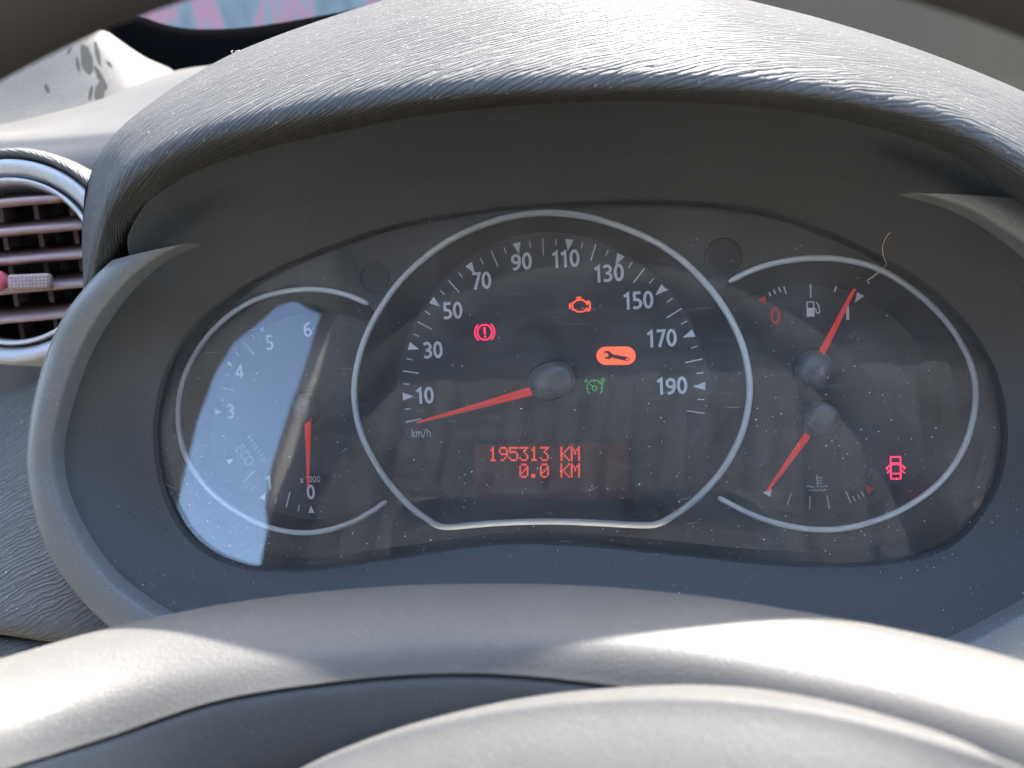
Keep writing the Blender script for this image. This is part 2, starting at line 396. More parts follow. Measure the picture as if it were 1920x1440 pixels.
# ------------------------------------------------------------------ surround of the instrument cluster
A = [(290,830),(293,770),(308,705),(338,645),(375,598),(420,560),(480,522),(550,488),(640,452),(740,421),(880,395),(1020,381),(1180,374),(1330,379),(1450,399),(1560,436),(1650,478),(1720,521),(1780,570),(1830,630),(1868,700),(1887,790),(1880,880),(1850,950),(1800,1010),(1730,1045),(1600,1062),(1430,1058),(1260,1040),(1080,1024),(930,1022),(740,1048),(560,1071),(430,1056),(350,1005),(305,920)]
Cc = [(80,860),(90,765),(125,655),(180,560),(238,492),(240,442),(276,378),(348,322),(450,272),(600,235),(800,203),(1000,185),(1200,178),(1400,184),(1550,200),(1700,232),(1800,270),(1890,335),(1990,420),(2060,520),(2110,650),(2130,800),(2110,930),(2050,1060),(1950,1170),(1800,1240),(1600,1260),(1400,1250),(1200,1235),(1000,1225),(800,1230),(600,1240),(420,1210),(270,1140),(170,1060),(105,960)]
sur = Thing('instrument_surround', 'dark grey moulded surround funnelling in to the instrument cluster', 'surround', (0, -.11, .06))
_zy = ((180, .060), (440, .060), (492, .0572), (560, .0545), (655, .0505), (765, .0482), (860, .047), (960, .0478), (1060, .0495), (1140, .052), (1210, .056), (1270, .062))
def zC(x, y):
    for (y0, z0), (y1, z1) in zip(_zy, _zy[1:]):
        if y0 <= y <= y1: return z0 + (z1 - z0) * (y - y0) / (y1 - y0)
    return .062
rA = [at(x, y, .0235) for x, y in A]
rA = [at(x, y, zlens(p.y) + .0015) for (x, y), p in zip(A, rA)]
rC = [at(x, y, zC(x, y)) for x, y in Cc]
rAin = [p + V(-(p.x) * .012, -(p.y) * .03, -.012) for p in rA]
rB1 = [a.lerp(c, .03) + V(0, 0, .0012) for a, c in zip(rA, rC)]
rB = [a.lerp(c, .45) + V(0, 0, -.0025) for a, c in zip(rA, rC)]
rB2 = [a.lerp(c, .85) + V(0, 0, -.002) for a, c in zip(rA, rC)]
me, surgrid = loft([rAin, rA, rB1, rB, rB2, rC, [p + V(0, 0, -.012) for p in rC]], 220, 40, closed=True)
link('funnel_wall', me, M['bezel'], sur)
crease = [(356,457),(285,494),(215,562),(157,655),(117,765),(102,860),(124,960),(197,1075),(312,1162),(430,1225),(600,1300)]
outer = [(216,488),(176,527),(126,592),(89,675),(63,785),(58,890),(86,1010),(136,1095),(216,1177),(330,1250),(480,1330)]
def lip(side):
    zz = [.0580, .0575, .0560, .0528, .0508, .0500, .0510, .0525, .0550, .059, .064]
    ci = [at(x, y, z) for (x, y), z in zip(crease, zz)]
    co = [at(x, y, z - .001) for (x, y), z in zip(outer, zz)]
    ins = [a.lerp(b, -.08) + V(0, 0, -.004) for a, b in zip(ci, co)]
    c1 = [a.lerp(b, .12) + V(0, 0, .0018) for a, b in zip(ci, co)]
    c2 = [a.lerp(b, .55) + V(0, 0, .0026) for a, b in zip(ci, co)]
    c3 = [a.lerp(b, .93) + V(0, 0, .0016) for a, b in zip(ci, co)]
    bk = [p + V(.003, 0, -.012) for p in co]
    bk2 = [p + V(.010, 0, -.07) for p in co]
    rows = [ins, ci, c1, c2, c3, co, bk, bk2]
    if side < 0:
        cx = .001
        rows = [[V(2 * cx - p.x, p.y, p.z) for p in r][::-1] for r in rows]
    me, _ = loft(rows, 90, 36)
    return me
link('side_lip', lip(1), M['lip'], sur)
link('side_lip', lip(-1), M['lip'], sur)

# ------------------------------------------------------------------ instrument cluster
clu = Thing('instrument_cluster', 'instrument cluster with three bright ringed dials behind a dusty clear cover', 'instrument cluster', (0, -.07, 0))
Lr = [(970,175),(860,128),(700,104),(500,133),(350,207),(230,315),(140,450),(95,580),(85,700),(100,820),(150,940),(240,1050),(350,1135),(480,1203),(620,1236),(750,1232),(880,1195),(985,1140),(1055,1090)]
Lr = [(x / 2.482 + 300, y / 2.482 + 500) for x, y in Lr]
Rr = [(105,200),(200,150),(330,113),(480,98),(630,112),(760,155),(890,240),(1000,340),(1080,450),(1130,560),(1147,680),(1130,800),(1085,920),(1010,1030),(900,1120),(780,1185),(640,1230),(500,1245),(350,1228),(210,1185),(110,1135),(58,1107)]
Rr = [(x / 2.25 + 1320, y / 2.25 + 440) for x, y in Rr]
Br = [(940,48),(1150,75),(1350,145),(1510,232),(1650,355),(1770,510),(1850,680),(1882,850),(1872,990),(1830,1130),(1740,1285),(1610,1420),(1500,1495),(1455,1517),(1395,1527),(1200,1518),(950,1508),(700,1515),(530,1529),(450,1535),(400,1525),(360,1500),(270,1433),(165,1313),(85,1183),(30,1043),(12,870),(50,680),(130,510),(250,350),(400,220),(560,130),(750,68)]
Br = [(x / 2.526 + 660, y / 2.526 + 380) for x, y in Br]
def smooth(p, closed, it=2):
    for _ in range(it):
        q = list(p)
        for i in range(len(p)):
            if closed or 0 < i < len(p) - 1: q[i] = p[i] * .5 + p[i - 1] * .25 + p[(i + 1) % len(p)] * .25
        p = q
    return p
bigP = smooth(cr([at(x, y, ZR) for x, y in Br], 220, True), True, 3)
lefP = smooth(cr([at(x, y, ZR) for x, y in Lr], 140), False, 6)
rigP = smooth(cr([at(x, y, ZR) for x, y in Rr], 140), False, 6)
RW = .00118
o = link('center_ring', tube([p + V(0, 0, .0004) for p in bigP], RW, True, 12), M['ring'], clu)
for P in (lefP, rigP):
    rr = [RW * .86] * len(P)
    for i in range(3): rr[i] = rr[-1 - i] = RW * .86 * (.45, .8, .95)[i]
    link('side_ring', tube([p + V(0, 0, .0002) for p in P], rr, False, 12), M['ring'], clu)

def offset(loop, d):
    """move a closed loop outwards by d in the dial plane"""
    out = []; n = len(loop)
    area = sum(loop[i - 1].x * loop[i].y - loop[i].x * loop[i - 1].y for i in range(n))
    s = 1 if area > 0 else -1
    for i in range(n):
        t = (loop[(i + 1) % n] - loop[i - 1]).normalized()
        out.append(loop[i] + V(t.y, -t.x, 0) * (d * s))
    return out
big_in = offset(bigP, -.0002)
big_out = offset(bigP, .0010)
# side openings: the ring's arc closed along the big ring
def side_open(P):
    a, b = P[0], P[-1]
    n = len(big_out)
    ia = min(range(n), key=lambda i: (big_out[i] - a).length); ib = min(range(n), key=lambda i: (big_out[i] - b).length)
    k1 = [(ib + j) % n for j in range(n)]; k1 = k1[:k1.index(ia) + 1]
    k2 = [(ib - j) % n for j in range(n)]; k2 = k2[:k2.index(ia) + 1]
    k = k1 if len(k1) < len(k2) else k2
    return list(P) + [big_out[i] for i in k]
lef_o, rig_o = side_open(lefP), side_open(rigP)
edge = [p + V(p.x - .01, p.y, 0).normalized() * .006 for p in cr(rA, 160, True)]
me = flat_fill([edge, big_in, lef_o, rig_o], ZR, .0008)
link('mask_panel', me, M['mask'], clu, smooth=False)
# sloping walls down to the dial faces
def cone(loop, inset, name, pinned=None):
    n = len(loop); full = offset(loop, -1.0)
    inner = []
    for p, q in zip(loop, full):
        k = inset
        if not pinned:
            a = math.atan2(p.y, p.x); k = .005 + (inset - .005) * math.cos(a) ** 2 if p.y > 0 else .006 + (inset - .006) * max(0, math.cos(a) ** 2 * 1.3 - .3)
        if pinned: k = inset * (.30 + .70 * min(1, max(0, (p.y + .028) / .024)))
        inner.append(p + (q - p) * k)
    inner = smooth(inner, True, 4)
    if pinned:
        for i in range(n):
            if i >= pinned: inner[i] = loop[i] + V(0, 0, 0)
    rows = [[p for p in loop], [p.lerp(q, .12) + V(0, 0, -.0022) for p, q in zip(loop, inner)], [V(q.x, q.y, .0004) for q in inner]]
    verts = [p for r in rows for p in r]; faces = []
    for j in range(2):
        for i in range(n):
            k = (i + 1) % n; faces.append((j * n + i, j * n + k, (j + 1) * n + k, (j + 1) * n + i))
    link(name, mesh(verts, faces), M['wall'], clu)
    return inner
ci = cone(big_in, .0125, 'recess_wall')
cone(lef_o, .0085, 'recess_wall', len(lefP)); cone(rig_o, .0085, 'recess_wall', len(rigP))
def plate(loop, name, z=0.0):
    return link(name, flat_fill([[p for p in loop]], z, .001), M['dial'], clu, smooth=False)
speed = plate(offset(ci, .003), 'speed_dial')
tach = plate(lef_o, 'tachometer_dial'); gauge = plate(rig_o, 'fuel_and_temperature_dial', -.0004)
back = link('back_plate', flat_fill([offset(edge, .002)], -.0022, .002), M['black'], clu, smooth=False)
# the two round blind holes in the mask
for hx, hy, hr in ((702, 521, 28), (1356, 479, 32)):
    c = at(hx, hy, ZR); r = hr / FPX * (CAM.z - ZR)
    me = tube([c + V(r * math.cos(a * math.pi / 24), r * math.sin(a * math.pi / 24), .0002) for a in range(48)], .0004, True, 6)
    h = link('blind_hole', me, M['mask'], clu)
    link('hole_floor', flat_fill([[c + V(r * math.cos(a * math.pi / 24), r * math.sin(a * math.pi / 24), 0) for a in range(48)]], ZR + .0002, .0001), M['black'], h, smooth=False)

# --- speedometer print
px2m = CAM.z / FPX * 1.03
c0 = V(0, 0, 0); SPAN = R(199.5); RT = .058
ZP = .0006
def sp(k, r):
    a = math.pi / 2 - (k - 100) / 200 * SPAN
    return V(r * math.cos(a), r * math.sin(a), ZP)
for k in range(0, 201, 5):
    if k % 20 == 0: link('tick_mark', line(sp(k, RT), sp(k, RT - .0064), .00042), M['print'], speed)
    elif k % 10 == 0:
        a = sp(k, RT - .0002); b = sp(k, RT - .0046); t = (a - b).normalized(); s = V(-t.y, t.x, 0) * .00155
        link('tick_triangle', poly([a + s, b, a - s]), M['print'], speed)
    else: link('tick_mark', line(sp(k, RT - .0005), sp(k, RT - .0030), .00036), M['print'], speed)
for t, x, y in (('10',797,742),('30',812,657),('50',849,583),('70',903,527),('90',978,491),('110',1061,486),('130',1142,513),('150',1197,564),('170',1241,635),('190',1260,724)):
    link('numeral', lettering(t, at(x, y, ZP), 31.5 * px2m, .165), M['print'], speed)
link('unit_lettering', lettering('km/h', at(790, 812, ZP), 15.5 * px2m, .10), M['print'], speed)

# --- warning lamps
def symbol(name, strokes, wd, c, mat, parent, s, fills=()):
    """strokes in photograph pixels relative to the centre (y up)"""
    k = px2m * s
    v, f = ribbon([[(p[0] * k + c.x, p[1] * k + c.y) for p in st] for st in strokes], wd * k)
    v = [(a, b, z + c.z) for a, b, z in v]
    for fl in fills:
        b0 = len(v); v += [(p[0] * k + c.x, p[1] * k + c.y, c.z + .00015) for p in fl]; f.append(tuple(range(b0, b0 + len(fl))))
    return link(name, mesh(v, f), mat, parent, smooth=False)
c = at(909, 623, ZP)
symbol('brake_warning_lamp', [arc(0, 0, 13.5, 14, 0, 360, 28), arc(0, 0, 18.5, 19, 130, 230, 10), arc(0, 0, 18.5, 19, -50, 50, 10)], 2.7, c, M['lamp_red'], speed, 1,
       [[(-2.2, 9), (2.2, 9), (1.4, -4), (-1.4, -4)], [(-1.8, -6), (1.8, -6), (1.8, -9.5), (-1.8, -9.5)]])
c = at(1086, 573, ZP)
symbol('engine_warning_lamp', [[(-12, -5), (-12, 6), (-8, 6), (-5, 10), (7, 10), (12, 5), (14, 5), (14, 2), (15.5, 2), (15.5, 7), (18, 7), (19.5, 3), (19.5, -7), (17, -10), (14.5, -10), (14.5, -6), (12, -6), (9, -11), (-4, -11), (-8, -7), (-12, -7), (-12, -5)],
       [(0, 10), (0, 14)], [(-5, 14.5), (5, 14.5)], [(-12, 0), (-16, 0)], [(-17, 5), (-17, -5)]], 2.5, c, M['lamp_orange'], speed, 1)
c = at(1155, 667, ZP)
pill = arc(18, 0, 17, 16.5, -90, 90, 12) + arc(-18, 0, 17, 16.5, 90, 270, 12)
pl = link('service_warning_lamp', mesh([(c.x + (p[0]) * px2m, c.y + (p[1] - .03 * p[0]) * px2m, c.z + .0001) for p in pill], [tuple(range(len(pill)))]), M['lamp_pill'], speed, smooth=False)
wr = [(-23, 5), (-20, 9), (-14, 10), (-9, 7), (-6, 3), (20, -2.5), (24, -5), (24, -9), (20, -11), (15, -9.5), (-8, -3), (-12, -6), (-19, -4.5), (-22, -2), (-15, -1), (-13, 3), (-17, 6)]
wv = [(c.x + p[0] * px2m, c.y + p[1] * px2m, c.z + .0004) for p in wr]
link('wrench_symbol', mesh(wv, [tuple(range(len(wv)))]), M['wrench'], speed, smooth=False)
hp = arc(20, -7, 2.2, 2.2, 0, 360, 10)[:-1]
c2 = c + V(0, 0, .0006)
link('wrench_hole', mesh([(c2.x + p[0] * px2m, c2.y + p[1] * px2m, c2.z) for p in hp], [tuple(range(len(hp)))]), M['lamp_pill'], speed, smooth=False)
c = at(1115, 726, ZP)
symbol('cruise_control_lamp', [arc(0, -1, 14, 14, -50, 230, 22), arc(0, -2, 4.2, 4.2, 0, 360, 14), [(-3, 1), (-9, 6.5)], [(0, 13), (0, 9)], [(13, -2), (9.5, -2)], [(-13, -2), (-9.5, -2)], [(9, 9), (7, 6.5)],
       arc(15.5, 12.5, 3, 3, 0, 360, 10), [(13, 9), (15, 6), (12, 7)], [(-17, 13), (-12, 10)], [(-16.5, 9), (-16.5, 13), (-12.5, 14)]], 1.7, c, M['lamp_green'], speed, 1)

# --- display
ZD = .0008
def dq(x, y): return at(x, y, ZD)
disp = link('display_screen', mesh([dq(889, 833), dq(890, 942), dq(1182, 938), dq(1178, 830)], [(0, 1, 2, 3)]), M['lcd'], clu, smooth=False)
F57 = {'1': "00100 01100 00100 00100 00100 00100 01110", '9': "01110 10001 10001 01111 00001 00010 01100", '5': "11111 10000 11110 00001 00001 10001 01110",
       '3': "11111 00010 00100 00010 00001 10001 01110", '0': "01110 10001 10011 10101 11001 10001 01110", '.': "00000 00000 00000 00000 00000 01100 01100",
       'K': "10001 10010 10100 11000 10100 10010 10001", 'M': "10001 11011 10101 10101 10001 10001 10001"}
for row, txt, y0 in ((0, '195313 KM', 840), (1, '   0.0 KM', 871.5)):
    for i, ch in enumerate(txt):
        if ch == ' ': continue
        v, f = [], []
        for ry, bits in enumerate(F57[ch].split()):
            for rx, bt in enumerate(bits):
                if bt == '1':
                    p = at(917.5 + i * 19.3 + rx * 3.45, y0 + ry * 3.85 - (i * 19.3 + rx * 3.45) * .006, ZD + .0003)
                    d = 1.5 * px2m; e = 1.72 * px2m; b = len(v)
                    v += [(p.x - d, p.y - e, p.z), (p.x + d, p.y - e, p.z), (p.x + d, p.y + e, p.z), (p.x - d, p.y + e, p.z)]; f.append((b, b + 1, b + 2, b + 3))
        link('display_character', mesh(v, f), M['lcd_dot'], disp, smooth=False)

# --- tachometer print (zoomed spots of the photograph)
def t1(x, y): return at(x / 2.482 + 300, y / 2.482 + 500, ZP)
for t, x, y in (('0',583,923),('1',505,905),('3',433,772),('4',449,696),('5',506,643),('6',577,618)):
    link('numeral', lettering(t, at(x, y, ZP), 29 * px2m, .15), M['print'], tach)
link('unit_lettering', lettering('x 1000', at(582, 899, ZP), 13 * px2m, .09), M['print'], tach)
link('eco_lettering', lettering('ECO', t1(396, 878), 21 * px2m, .11, R(-58)), M['dimprint'], tach)
for a, b in (((390,355),(438,408)),((290,565),(347,577)),((393,998),(440,950)),((588,1120),(606,1048))):
    link('tick_mark', line(t1(*a), t1(*b), .00042), M['print'], tach)
for a, b in (((428,316),(441,334)),((352,400),(369,413)),((306,500),(322,506)),((284,620),(300,622)),((286,790),(303,786)),((537,1102),(544,1074)),((644,1138),(649,1108)),((432,1036),(446,1020))):
    link('tick_mark', line(t1(*a), t1(*b), .00034), M['print'], tach)
for x, y, a in ((475,286,-118),(324,453,-152),(274,676,180),(330,901,-218),(484,1066,-250),(704,1128,-270)):
    p = t1(x, y); d = (at(570, 766, ZP) - p).normalized() * .0016; s = V(-d.y, d.x, 0) * .8
    link('tick_triangle', poly([p + d, p - d + s, p - d - s][::-1]), M['print'], tach)
for i in range(7):
    a = t1(408 + i * 11.2, 797 + i * 17); q = t1(424 + i * 11, 786 + i * 17)
    link('eco_hatch_mark', line(a, q, .00028), M['dimprint'], tach)

# --- fuel and temperature print
def t5(x, y): return at(x / 5.538 + 1400, y / 5.538 + 500, ZP)
def t6(x, y): return at(x / 6 + 1400, y / 6 + 740, ZP)
for a, b, wd in (((230,265),(250,305),.0004),((280,240),(298,283),.0004),((332,215),(350,262),.0004),((383,197),(410,283),.00045),((661,143),(665,325),.0005),((938,172),(912,262),.0005)):
    link('tick_mark', line(t5(*a), t5(*b), wd), M['print'], gauge)
for a, b in (((500,1105),(457,1235)),((713,1140),(708,1290)),((903,1135),(928,1280)),((1115,1085),(1172,1218)),((1193,1140),(1224,1198)),((1243,1120),(1272,1170)),((1288,1090),(1322,1145))):
    link('tick_mark', line(t6(*a), t6(*b), .00042), M['dimprint'], gauge)
link('tick_triangle', poly([t5(1147,250), t5(1122,375), t5(1230,298)]), M['print'], gauge)
link('tick_triangle', poly([t5(108,340), t5(208,402), t5(193,298)]), M['redprint'], gauge)
link('tick_triangle', poly([t6(180,1100), t6(268,1150), t6(280,1056)]), M['print'], gauge)
link('tick_triangle', poly([t6(1315,1000), t6(1365,1115), t6(1430,1060)]), M['redprint'], gauge)
link('numeral', lettering('0', t5(297, 515), 30 * px2m, .17), M['redprint'], gauge)
link('numeral', line(t5(1044, 405), t5(1050, 552), .00105), M['print'], gauge)
c = t5(665, 440)
symbol('fuel_pump_symbol', [[(-6, 0), (-6, 12), (5, 12), (5, -12)], [(5, 0), (8, 0), (9, -6), (12, -8), (14.5, -6), (14, 0), (13, 6), (9, 11)]], 1.9, c, M['print'], gauge, 1,
       [[(-7, 2), (6, 2), (6, -13), (-7, -13)]])
c = t6(790, 990)
symbol('coolant_symbol', [[(0, 14), (1, -9)], [(2, 9), (9, 9)], [(2, 4), (9, 4)], [(2, -1), (9, -1)],
       [(-18, -6.5), (-14, -5.5), (-10, -7.5), (-5, -7.5)], [(5, -7.5), (9, -7), (13, -5.5), (18, -7)], [(-14, -12.5), (-10, -14), (-5, -12.5), (0, -14), (5, -12.5), (10, -14), (15, -12)]], 1.8, c, M['dimprint'], gauge, 1)
c = t6(1675, 822)
symbol('door_open_warning_lamp', [[(-8, 19), (8, 19), (8, -19), (-8, -19), (-8, 19)], [(-8, 8), (8, 8)], [(-8, 3), (-5, 6), (5, 6), (8, 3)], [(-8, -10), (8, -10)], [(-8, 5), (-15, 0), (-13, -3)], [(8, 5), (15, 0), (13, -3)], [(-8, -3), (-14, -9)], [(8, -3), (15, -10)]], 2.5, c, M['lamp_red'], gauge, 1)

# --- needles with their caps
def needle(pivot, start, tip, w0, w1, cap_l, cap_w, zn=.0075, shift=0.0, capang=None):
    p, s, t = at(*pivot, zn), at(*start, zn), at(*tip, zn - .003)
    d = (t - s).normalized(); n = V(-d.y, d.x, 0)
    s = s - d * .003
    q = []
    for a, wd in ((s, w0), (s.lerp(t, .5), (w0 + w1) / 2), (t, w1)):
        for off, dz in ((-1, 0), (-.2, .0013), (.2, .0013), (1, 0)): q.append(a + n * (off * wd) + V(0, 0, dz))
    f = []
    for j in range(2):
        for i in range(3): f.append((j * 4 + i, j * 4 + 4 + i, j * 4 + 5 + i, j * 4 + 1 + i))
        f.append((j * 4 + 3, j * 4 + 7, j * 4 + 4, j * 4))
    f += [(0, 1, 2, 3), (11, 10, 9, 8)]
    o = link('needle', mesh(q, f), M['needle'], clu, smooth=False)
    # domed oval cap
    verts, faces = [], []; ns, nr = 40, 10
    dd = d if capang is None else V(math.cos(capang), math.sin(capang), 0)
    nn = V(-dd.y, dd.x, 0)
    prof = [(1.0, -.0065), (1.0, .0004), (.985, .0012), (.95, .0019), (.86, .0026), (.7, .0032), (.45, .0037), (.2, .0039), (0.02, .004)]
    for r, z in prof:
        for k in range(ns):
            a = 2 * math.pi * k / ns; ca, sa = math.cos(a), math.sin(a)
            e = .84
            x = math.copysign(abs(ca) ** e, ca); y = math.copysign(abs(sa) ** e, sa)
            verts.append(p + dd * (cap_l * r * x) + nn * (cap_w * r * y) + V(0, 0, z + .001))
    for j in range(len(prof) - 1):
        for k in range(ns):
            k2 = (k + 1) % ns; faces.append((j * ns + k, j * ns + k2, (j + 1) * ns + k2, (j + 1) * ns + k))
    faces.append(tuple((len(prof) - 1) * ns + k for k in range(ns)))
    capo = link('needle_cap', mesh(verts, faces), M['cap'], clu)
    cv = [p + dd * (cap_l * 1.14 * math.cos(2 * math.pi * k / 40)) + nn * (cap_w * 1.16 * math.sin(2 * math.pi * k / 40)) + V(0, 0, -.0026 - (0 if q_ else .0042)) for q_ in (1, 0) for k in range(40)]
    link('cap_shadow', mesh(cv, [tuple(range(40))] + [(k, k + 40, (k + 1) % 40 + 40, (k + 1) % 40) for k in range(40)]), M['black'], capo)  # near-black disc put in for the contact shadow round the cap
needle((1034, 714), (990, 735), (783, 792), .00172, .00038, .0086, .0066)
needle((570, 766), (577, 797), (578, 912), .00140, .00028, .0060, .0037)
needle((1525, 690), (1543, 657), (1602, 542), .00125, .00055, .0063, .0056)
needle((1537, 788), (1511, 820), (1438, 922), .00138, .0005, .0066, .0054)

# --- clear cover
lens_edge = [p + V(p.x - .01, p.y, 0).normalized() * .004 for p in cr(rA, 160, True)]
me = flat_fill([lens_edge], 0, .0016)
for q in me.vertices: q.co.z += zlens(q.co.y)
link('clear_cover', me, M['lens'], clu, smooth=False)

# ------------------------------------------------------------------ round air vent left of the dials
vc = at(18, 489, -.012)
vent = Thing('air_vent', 'round silver ringed air vent with grey slats beside the instrument hood', 'air vent', vc)
VR = 203 / FPX * (CAM.z + .012) * 1.07
vrot = Matrix.Rotation(R(14), 3, 'Y') @ Matrix.Rotation(R(-4), 3, 'X')
def vp_(x, y, z): return vc + vrot @ V(x, y, z)
def ringloft(prof, n=72):
    verts, faces = [], []
    for r, z in prof:
        for k in range(n):
            a = 2 * math.pi * k / n; verts.append(vp_(r * math.cos(a), r * math.sin(a), z))
    for j in range(len(prof) - 1):
        for k in range(n):
            k2 = (k + 1) % n; faces.append((j * n + k, j * n + k2, (j + 1) * n + k2, (j + 1) * n + k))
    return mesh(verts, faces)
link('outer_ring', ringloft([(VR * 1.0, -.03), (VR * 1.0, -.006), (VR * .99, -.001), (VR * .965, .0015), (VR * .90, .0010), (VR * .845, -.002), (VR * .825, -.0045), (VR * .82, -.009)]), M['silver'], vent)
link('inner_ring', ringloft([(VR * .815, -.009), (VR * .81, -.001), (VR * .80, .0002), (VR * .78, -.0002), (VR * .757, -.003), (VR * .75, -.02)]), M['chrome'], vent)
link('duct', ringloft([(VR * .80, -.01), (VR * .79, -.05), (VR * .5, -.06), (.0003, -.062)]), M['black'], vent)
ir = VR * .765
def slat(y):
    hw = math.sqrt(max(1e-8, ir * ir - y * y)) * 1.0
    n = 24; verts, faces = [], []
    for i in range(n + 1):
        x = -hw + 2 * hw * i / n
        bow = .0035 * (1 - (x / ir) ** 2)
        yy = y + x * .055
        prof = [(-.018, .0105), (-.004, .0034), (.0 + bow, .0010), (.0012 + bow, -.0002), (.0008 + bow, -.0014), (-.004, -.0008), (-.018, .0080)]
        for z, dy in prof: verts.append(vp_(x, yy + dy, z - .004))
    m = 7
    for i in range(n):
        for k in range(m):
            k2 = (k + 1) % m; faces.append((i * m + k, i * m + k2, (i + 1) * m + k2, (i + 1) * m + k))
    faces.append(tuple(range(m))); faces.append(tuple(n * m + k for k in range(m)))
    return mesh(verts, faces)
sy = 58 / 203 * VR
slats = []
for i in range(-3, 4):
    y = -i * sy + .0075 - sy * .55
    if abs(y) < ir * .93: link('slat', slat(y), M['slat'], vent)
for k in range(-4, 4):
    x = (k + .42) * 70 / 203 * VR
    hh = math.sqrt(max(0, ir * ir - x * x))
    if hh < .006: continue
    q = []
    for y, z in ((-hh, -.03), (hh, -.03), (hh, -.018), (-hh, -.018)):
        for dx in (-.0010, .0010): q.append(vp_(x + dx - y * .12, y, z))
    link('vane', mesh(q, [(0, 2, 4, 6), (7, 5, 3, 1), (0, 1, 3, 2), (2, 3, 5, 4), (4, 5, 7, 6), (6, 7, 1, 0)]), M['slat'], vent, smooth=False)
# thumb tab with raised pips and the round knob beside it
def box(cx, cy, cz, hx, hy, hz, fn, b=.0):
    q = [fn(cx + sx * hx, cy + sy_ * hy, cz + sz * hz) for sx in (-1, 1) for sy_ in (-1, 1) for sz in (-1, 1)]
    me = mesh(q, [(0, 1, 3, 2), (4, 6, 7, 5), (0, 4, 5, 1), (2, 3, 7, 6), (0, 2, 6, 4), (1, 5, 7, 3)])
    if b:
        bm = bmesh.new(); bm.from_mesh(me); bmesh.ops.bevel(bm, geom=bm.edges[:], offset=b, segments=3, affect='EDGES', profile=.5); bm.to_mesh(me); bm.free()
    return me
tb = vrot.inverted() @ (at(44, 525, -.006) - vc)
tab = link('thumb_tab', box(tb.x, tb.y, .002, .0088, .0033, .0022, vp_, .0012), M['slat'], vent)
v, f = [], []
for i in range(11):
    for j in range(4):
        x, y = tb.x - .0072 + i * .00145, tb.y - .0021 + j * .0014; b0 = len(v); s = .0004
        v += [vp_(x - s, y - s, .0042), vp_(x + s, y - s, .0042), vp_(x + s, y + s, .0042), vp_(x - s, y + s, .0042), vp_(x, y, .0049)]
        f += [(b0, b0 + 1, b0 + 4), (b0 + 1, b0 + 2, b0 + 4), (b0 + 2, b0 + 3, b0 + 4), (b0 + 3, b0, b0 + 4)]
pips = link('grip_pattern', mesh(v, f), M['silver'], tab, smooth=False); pips['kind'] = 'stuff'
kb = vrot.inverted() @ (at(-24, 524, -.004) - vc)
v, f = [], []
for j, (r, z) in enumerate(((1, -.004), (1, .003), (.9, .0045), (.6, .0056), (.02, .006))):
    for k in range(24):
        a = 2 * math.pi * k / 24; v.append(vp_(kb.x + .0044 * r * math.cos(a), kb.y + .0052 * r * math.sin(a), z))
    if j:
        for k in range(24): k2 = (k + 1) % 24; f.append(((j - 1) * 24 + k, (j - 1) * 24 + k2, j * 24 + k2, j * 24 + k))
link('round_knob', mesh(v, f), M['knob'], vent)
# grained brow of the dash above the vent
brow = [[vp_(VR * rr * math.cos(R(a)), VR * rr * math.sin(R(a)), zz) for a in (170, 140, 115, 90, 70, 50, 30, 10, -10)] for rr, zz in ((1.0, -.010), (1.005, -.002), (1.04, .001), (1.10, -.002), (1.15, -.014), (1.16, -.05))]
me, _ = loft(brow, 60, 20); link('vent_brow', me, M['pad'], dash)

# ------------------------------------------------------------------ steering wheel
wheel = Thing('steering_wheel', 'grey steering wheel with sunlit hub cover in front of the dials', 'steering wheel', (.03, -.12, .15))
sh = [[(-220,1300),(0,1236),(215,1176),(450,1130),(700,1104),(900,1098),(1100,1102),(1320,1122),(1540,1157),(1740,1196),(1920,1243),(2140,1310)],
      [(-220,1340),(0,1272),(215,1210),(450,1165),(700,1142),(900,1135),(1100,1140),(1320,1160),(1540,1195),(1740,1235),(1920,1285),(2140,1350)],
      [(-220,1420),(0,1350),(215,1290),(450,1240),(700,1210),(900,1200),(1100,1206),(1320,1232),(1540,1275),(1740,1320),(1920,1370),(2140,1440)],
      [(-220,1520),(0,1445),(200,1382),(420,1310),(680,1272),(880,1262),(1080,1276),(1320,1315),(1540,1370),(1740,1430),(1920,1490),(2140,1560)]]
zs = [.128, .137, .147, .152]
rows = [[at(x, y, z + (.050 if x < 820 else .027) * ((x - 820) / 1000) ** 2) for x, y in r] for r, z in zip(sh, zs)]   # the spokes sweep towards the driver
rows = [[p + V(0, -.09, -.016) for p in rows[0]], [p + V(0, -.025, -.014) for p in rows[0]], [p + V(0, -.004, -.006) for p in rows[0]]] + rows
me, hubgrid = loft(rows, 120, 40); link('hub_shell', me, M['wheel'], wheel)
r_in = [p + V(0, -.0008, -.0012) for p in rows[-1]]
rec = [r_in, [p + V(0, -.0025, .0008) for p in rows[-1]], [p + V(0, -.014, .0035) for p in rows[-1]], [p + V(0, -.035, .004) for p in rows[-1]], [p + V(0, -.08, .004) for p in rows[-1]]]
me, _ = loft(rec, 120, 24); link('hub_recess', me, M['wheel'], wheel)
ab = [(380,1560),(560,1444),(700,1385),(850,1345),(1000,1319),(1150,1307),(1300,1305),(1450,1318),(1600,1345),(1750,1385),(1910,1440),(2100,1540)]
e0 = [at(x, y, .166 + .030 * ((x - 820) / 1000) ** 2) for x, y in ab]
rows = [[p + V(0, -.006, -.018) for p in e0], [p + V(0, -.0016, -.004) for p in e0], e0, [p + V(0, -.0015, .0032) for p in e0], [p + V(0, -.0075, .0140) for p in e0], [p + V(0, -.024, .036) for p in e0], [p + V(0, -.07, .05) for p in e0]]
me, _ = loft(rows, 100, 40); link('airbag_cover', me, M['airbag'], wheel)
